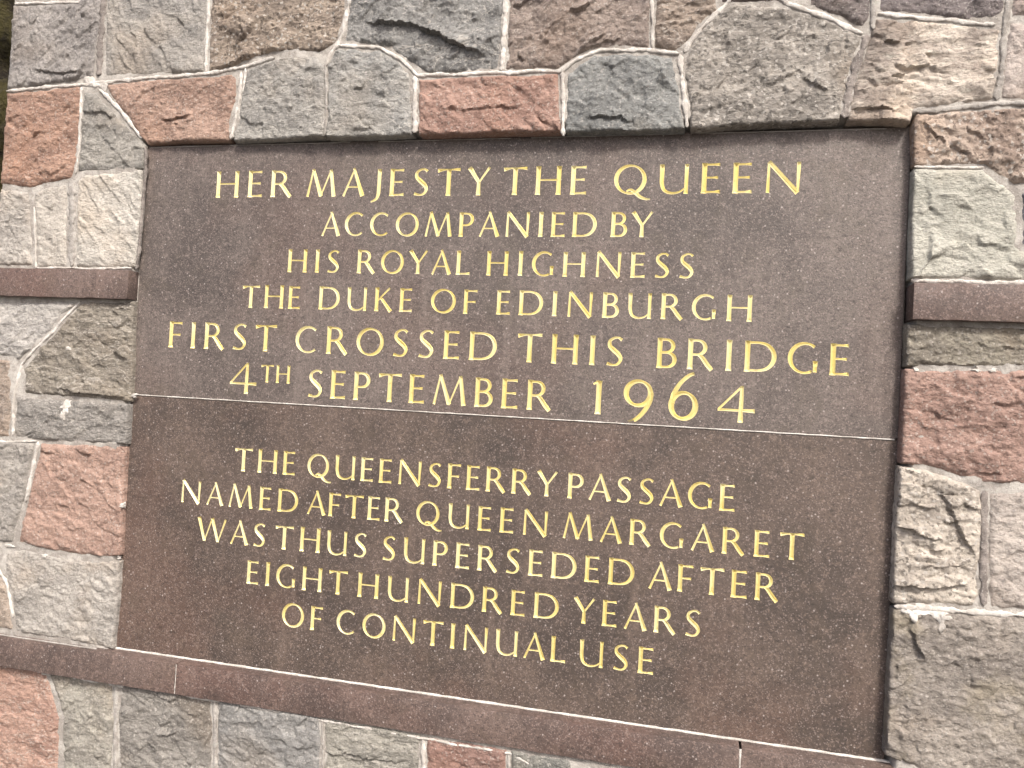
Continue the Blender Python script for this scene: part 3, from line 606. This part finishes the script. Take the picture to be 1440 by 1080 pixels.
G = {
 'A': (.86, [diag((.04, 0), (.455, 1.03), .046, .034), diag((.415, 1.05), (.80, 0), .05, .086), bar(.2, .62, .34, .028, 1)]),
 'B': (.64, [stem(.09), bowl(.10, .955, .53, .52, .066), bowl(.10, .52, .04, .58, .072)]),
 'C': (.88, [carc(.50, .5, .44, .475, 50, 312)]),
 'D': (.98, [stem(.09), bowl(.10, .955, .045, .91, .076)]),
 'E': (.58, [stem(.09), bar(.12, .54, .955, .034, 1.5), bar(.12, .50, .52, .032, 1.5), bar(.10, .57, .038, .036, 1.6, .01)]),
 'F': (.56, [stem(.09), bar(.12, .55, .955, .034, 1.5), bar(.12, .49, .50, .032, 1.5)]),
 'G': (.90, [carc(.50, .5, .44, .475, 50, 300), ([(.82, .42), (.815, .25), (.815, .06)], [.082, .062, .062])]),
 'H': (.92, [stem(.09), stem(.83), bar(.12, .80, .52, .03, 1)]),
 'I': (.17, [stem(.085)]),
 'J': (.44, [curve([(.34, 1.01, .085), (.335, .7, .072), (.335, .3, .072), (.32, .05, .068), (.24, -.12, .05), (.04, -.22, .034)], 4)]),
 'K': (.78, [stem(.09), diag((.14, .46), (.66, 1.0), .034, .046), diag((.26, .58), (.74, -.01), .055, .085)]),
 'L': (.62, [stem(.09), bar(.10, .60, .038, .036, 1.7, .012)]),
 'M': (1.2, [diag((.045, 0), (.24, 1.03), .05, .034), diag((.235, 1.05), (.60, .02), .06, .08), diag((.585, 0), (.965, 1.0), .03, .036), diag((.965, 1.02), (1.12, 0), .066, .08)]),
 'N': (1.02, [([(.075, 0), (.08, .5), (.085, 1.0)], [.056, .046, .04]), diag((.08, 1.03), (.93, -.01), .07, .084), ([(.94, 1.01), (.935, .5), (.93, .02)], [.066, .05, .04])]),
 'O': (1.02, [ring_s(.51, .5, .45, .475)]),
 'P': (.64, [stem(.09), bowl(.10, .955, .47, .56, .072)]),
 'Q': (1.04, [ring_s(.50, .5, .44, .475), curve([(.40, .10, .03), (.52, .15, .046), (.66, .06, .06), (.82, -.09, .058), (1.0, -.17, .04), (1.14, -.17, .022)], 4)]),
 'R': (.82, [stem(.09), bowl(.10, .955, .49, .55, .068), curve([(.33, .50, .045), (.46, .40, .07), (.62, .18, .078), (.78, -.01, .07)], 3)]),
 'S': (.60, [curve([(.53, .89, .052), (.42, .965, .036), (.27, .955, .042), (.13, .85, .058), (.13, .68, .07), (.27, .54, .082), (.43, .40, .08), (.51, .24, .062), (.43, .08, .046), (.27, .03, .036), (.05, .08, .056)], 4)]),
 'T': (.92, [stem(.46, 0, .97), ([(.03, .915), (.07, .95), (.3, .955), (.62, .955), (.85, .955), (.89, .95)], [.072, .036, .03, .03, .036, .058])]),
 'U': (.93, [curve([(.085, 1.01, .084), (.09, .7, .072), (.095, .36, .07), (.18, .12, .056), (.40, .02, .042), (.64, .06, .034), (.82, .20, .028)], 4), stem(.84, 0, 1, .066)]),
 'W': (1.42, [diag((.06, 1.01), (.37, .01), .082, .066), diag((.37, 0), (.70, 1.0), .03, .036), diag((.70, 1.01), (1.03, .01), .08, .066), diag((1.03, 0), (1.36, 1.0), .032, .048)]),
 'Y': (.86, [diag((.06, 1.0), (.42, .47), .085, .062), diag((.43, .46), (.80, 1.0), .034, .048), ([(.42, .52), (.42, .25), (.418, 0)], [.06, .068, .084])]),
 '1': (.30, [stem(.2, 0, 1), diag((.03, .90), (.2, .985), .03, .05)]),
 '4': (1.0, [([(.64, 1.01), (.635, .6), (.63, .3), (.63, .0)], [.045, .058, .06, .075]), diag((.62, .98), (.05, .35), .034, .034), bar(.02, 1.0, .33, .034, 1.6)]),
 '9': (.64, [ring_s(.33, .67, .28, .29, .066, .036), curve([(.62, .70, .06), (.60, .50, .06), (.48, .25, .055), (.30, .05, .048), (.12, -.03, .036)], 4)]),
 '6': (.64, [ring_s(.33, .30, .28, .29, .066, .036), curve([(.07, .34, .06), (.10, .55, .055), (.24, .80, .048), (.42, .97, .044), (.55, 1.03, .036)], 4)]),
}
# words: (text, left x, right x, baseline z, cap height)
def ln(z, h, *ws): return [(t, a, b, z, h) for t, a, b in ws]
UPPER = (ln(-.1124, .0535, ('HER', .1728, .3462), ('MAJESTY', .3803, .7648), ('THE', .7886, .9506), ('QUEEN', 1.0006, 1.3261))
 + ln(-.1918, .0462, ('ACCOMPANIED', .4184, .9729), ('BY', .9991, 1.0756))
 + ln(-.2657, .0455, ('HIS', .3483, .4619), ('ROYAL', .5002, .734), ('HIGHNESS', .7665, 1.1521))
 + ln(-.3402, .0457, ('THE', .2483, .3809), ('DUKE', .4217, .6207), ('OF', .6587, .7517), ('EDINBURGH', .7902, 1.2545))
 + ln(-.4282, .0535, ('FIRST', .0824, .3343), ('CROSSED', .3757, .7952), ('THIS', .8339, 1.0337), ('BRIDGE', 1.0937, 1.4182))
 + ln(-.5168, .0550, ('SEPTEMBER', .4081, .9041)) + ln(-.4915, .0352, ('TH', .3016, .3672))
 + [('4', .2316, .2936, -.5172, .0625), ('1', .980, .9987, -.5176, .0605), ('9', 1.0385, 1.0885, -.5270, .0760),
    ('6', 1.1195, 1.1680, -.5184, .0800), ('4', 1.2030, 1.2675, -.5184, .0635)])
LOWER = (ln(-.6750, .0462, ('THE', .2536, .3911), ('QUEENSFERRY', .4185, .9254), ('PASSAGE', .9445, 1.242))
 + ln(-.7492, .0455, ('NAMED', .1353, .4025), ('AFTER', .4233, .6256), ('QUEEN', .6533, .9108), ('MARGARET', .94, 1.36))
 + ln(-.8240, .0470, ('WAS', .1784, .3352), ('THUS', .3551, .5554), ('SUPERSEDED', .5874, 1.073), ('AFTER', 1.0995, 1.3204))
 + ln(-.9003, .0462, ('EIGHT', .2982, .5201), ('HUNDRED', .541, .9393), ('YEARS', .9666, 1.1937))
 + ln(-.9762, .0462, ('OF', .3823, .4704), ('CONTINUAL', .5009, .9576), ('USE', .9816, 1.1156)))
KERN = {'A': -.06, 'T': -.04, 'Y': -.05, 'J': -.02, 'I': .05, 'H': .04, 'N': .03}
def layout(words):
    out = []; r = random.Random(5)
    for t, a, b, z, h in words:
        if len(t) == 1:
            out.append((t, a, z, h, (b-a)/(G[t][0]*h))); continue
        nat = sum(G[c][0] for c in t)*h
        ks = [KERN.get(t[i], 0)+KERN.get(t[i+1], 0) for i in range(len(t)-1)]
        tr = ((b-a)-nat)/h; base = (tr-sum(ks))/(len(t)-1)
        sx = 1.0
        if base < .16:                                   # squeeze letters a touch rather than let them collide
            sx = ((b-a)/h-sum(ks)-.16*(len(t)-1))/(nat/h); base = .16
        if base > .36:
            sx = min(1.09, ((b-a)/h-sum(ks)-.36*(len(t)-1))/(nat/h)); base = (((b-a)-nat*sx)/h-sum(ks))/(len(t)-1)
        x = a
        for i, c in enumerate(t):
            out.append((c, x, z+r.uniform(-.0003, .0003), h*r.uniform(.99, 1.01), sx))
            x += G[c][0]*h*sx+(((ks[i])+base)*h if i < len(t)-1 else 0)
    return out

SX, SZ = .03137, .01193
EXT = .12                                                # how far each cutter stands out of the stone
def cutter_geo(st, x0, z0, h, sx, V, F):
    pts, hw = st[0], st[1]; closed = len(st) > 2
    P = np.array([(x0+px*h*sx, z0+py*h) for px, py in pts]); W_ = np.array(hw)*h
    if not closed:                                       # no station inside the bevelled ends
        Ls = np.concatenate([[0], np.cumsum(np.hypot(*(P[1:]-P[:-1]).T))])
        ok = (Ls > W_[0]*1.25) & (Ls < Ls[-1]-W_[-1]*1.25); ok[0] = ok[-1] = True
        P, W_ = P[ok], W_[ok]
    n = len(P)
    if closed: T = np.roll(P, -1, 0)-np.roll(P, 1, 0)
    else: T = np.gradient(P, axis=0)
    T /= np.hypot(T[:, 0], T[:, 1])[:, None]; N = np.stack([-T[:, 1], T[:, 0]], 1)
    D = np.minimum(W_*1.25, .0056)
    o = len(V); K = 1+EXT
    C = P.copy(); Pe = P.copy()
    if not closed:
        i0 = W_[0]*.85; i1 = W_[-1]*.85
        C[0] = P[0]+T[0]*i0; C[-1] = P[-1]-T[-1]*i1
        Pe[0] = P[0]-T[0]*i0*EXT; Pe[-1] = P[-1]+T[-1]*i1*EXT
    for i in range(n):
        Lp = Pe[i]+N[i]*W_[i]*K; Rp = Pe[i]-N[i]*W_[i]*K; e = -D[i]*EXT
        V += [(Lp[0], e, Lp[1]), (Rp[0], e, Rp[1]), (C[i][0], D[i], C[i][1])]
    m = n if closed else n-1
    for i in range(m):
        a = o+3*i; b = o+3*((i+1) % n)
        F += [(a, b, b+1, a+1), (b, a, a+2, b+2), (a+1, b+1, b+2, a+2)]
    if not closed: F += [(o, o+1, o+2), (o+3*(n-1)+1, o+3*(n-1), o+3*(n-1)+2)]
    return P

def make_slab(root, x0, x1, z0, z1, words, mat):
    L = layout(words); maxs = max(len(G[c][1]) for c, *_ in L)
    bm = bmesh.new(); bmesh.ops.create_cube(bm, size=1)
    for v in bm.verts: v.co = Vector((x0 if v.co.x < 0 else x1, 0 if v.co.y < 0 else .05, z0 if v.co.z < 0 else z1))
    bmesh.ops.bevel(bm, geom=[e for e in bm.edges], offset=.0012, segments=1, affect='EDGES')
    def cuts(a, b, step, axis):
        k = a+step
        while k < b-.004:
            pc = Vector((0, 0, 0)); pc[axis] = k; pn = Vector((0, 0, 0)); pn[axis] = 1
            bmesh.ops.bisect_plane(bm, geom=bm.verts[:]+bm.edges[:]+bm.faces[:], dist=1e-7, plane_co=pc, plane_no=pn); k += step
    cuts(x0, x1, SX, 0); cuts(z0, z1, SZ, 2)
    me = bpy.data.meshes.new('slab'); bm.to_mesh(me); bm.free()
    ob = bpy.data.objects.new('slab', me); sc.collection.objects.link(ob)
    centers = []; tmp = []
    for k in range(maxs):
        V, F = [], []
        for li, (c, lx, lz, h, sx) in enumerate(L):
            sts = G[c][1]
            if k < len(sts):
                P = cutter_geo(sts[k], lx, lz, h, sx, V, F)
                for a, b in zip(P[:-1], P[1:]):
                    for t in (0, .5): centers.append((*(a+(b-a)*t), li))
                centers.append((*P[-1], li))
        cm = bpy.data.meshes.new('cut'); cm.from_pydata(V, [], F); cm.update()
        b2 = bmesh.new(); b2.from_mesh(cm); bmesh.ops.recalc_face_normals(b2, faces=b2.faces); bmesh.ops.triangulate(b2, faces=b2.faces); b2.to_mesh(cm); b2.free()
        co = bpy.data.objects.new('cut', cm); sc.collection.objects.link(co); tmp.append(co)
        md = ob.modifiers.new('b', 'BOOLEAN'); md.operation = 'DIFFERENCE'; md.object = co
        try: md.solver = 'MANIFOLD'
        except Exception: md.solver = 'EXACT'
    dg = bpy.context.evaluated_depsgraph_get(); ev = ob.evaluated_get(dg)
    rm = bpy.data.meshes.new_from_object(ev)
    Cn = np.array(centers)
    VV = [v.co[:] for v in rm.vertices]; slabF = []; letF = {}
    cents = np.array([p.center[:] for p in rm.polygons])
    isl = (cents[:, 1] > 2e-5) & (cents[:, 1] < .008) & (cents[:, 0] > x0+.02) & (cents[:, 0] < x1-.02) & (cents[:, 2] > z0+.004) & (cents[:, 2] < z1-.004)
    for i, p in enumerate(rm.polygons):
        if isl[i]:
            d = (Cn[:, 0]-cents[i, 0])**2+(Cn[:, 1]-cents[i, 2])**2
            letF.setdefault(int(Cn[d.argmin(), 2]), []).append(list(p.vertices))
        else: slabF.append(list(p.vertices))
    def sub(Fc, off):
        used = sorted({v for f in Fc for v in f}); mp = {v: i for i, v in enumerate(used)}
        return [(VV[v][0]-off[0], VV[v][1]-off[1], VV[v][2]+ZO-off[2]) for v in used], [[mp[v] for v in f] for f in Fc]
    loc = root.location
    V, F = sub(slabF, loc); mesh_obj('slab', V, F, mat, root)
    for li in sorted(letF):
        c = L[li][0]; V, F = sub(letF[li], loc)
        mesh_obj('digit' if c.isdigit() else 'letter', V, F, M_GOLD, root, False, 'gilded %s %s' % ('numeral' if c.isdigit() else 'capital', c))
    for o in tmp+[ob]: bpy.data.objects.remove(o)

up_ = empty('stone_plaque', (.75, 0, ZO-.5315), 'upper brown granite slab with gilded lettering beginning HER MAJESTY THE QUEEN', 'stone plaque')
make_slab(up_, 0, 1.5000, -.5315, -.0015, UPPER, M_SLAB)
lo_ = empty('stone_plaque', (.75, 0, ZO-1.066), 'lower brown granite slab with gilded lettering about THE QUEENSFERRY PASSAGE, resting on the ledge', 'stone plaque')
make_slab(lo_, .0, 1.5000, -1.066, -.5337, LOWER, M_SLAB2)

# ------------------------------------------------------------------ ground and the dark bank beyond the wall's end
def ground():
    m = NT('tarmac'); c = m.mix(m.rng_(m.noise(4, 4, .6), .4, .6), (.10, .095, .088, 1), (.13, .12, .11, 1))
    c = m.mix(m.math('MULTIPLY', m.rng_(m.noise(160, 2), .5, .7), .5), c, (.2, .19, .17, 1))
    mat = m.done(c, .9, m.bump(m.noise(120, 4), .006, .6), .3)
    o = mesh_obj('ground', [(-60, -60, 0), (60, -60, 0), (60, 60, 0), (-60, 60, 0)], [(0, 1, 2, 3)], mat); o['kind'] = 'structure'
    o['label'] = 'dark tarmac ground in front of the wall'
ground()
def bank():
    m = NT('mossy_earth'); c = m.mix(m.rng_(m.noise(9, 5, .6), .42, .6), (.018, .014, .010, 1), (.06, .052, .02, 1))
    c = m.mix(m.math('MULTIPLY', m.rng_(m.noise(30, 5, .7), .5, .66), .6), c, (.10, .085, .05, 1))
    mat = m.done(c, .95, m.bump(m.noise(40, 5, .7), .04, .9), .2)
    n, k = 110, 110; S = np.linspace(0, 1, n); T = np.linspace(0, 1, k); s, t = np.meshgrid(S, T)
    x = -3.2+s*2.75; z = t*3.6; y = .25+.55*t+.18*fbm(x, z, 1.6, 4)+.05*fbm(x, z, 9, 3)
    I = np.arange(n*k).reshape(k, n)
    F = np.stack([I[:-1, :-1].ravel(), I[:-1, 1:].ravel(), I[1:, 1:].ravel(), I[1:, :-1].ravel()], 1)
    o = mesh_obj('earth_bank', np.stack([x.ravel(), y.ravel(), z.ravel()], 1), F, mat, None, True); o['kind'] = 'structure'
    o['label'] = 'dark mossy bank beyond the left end of the wall'
bank()
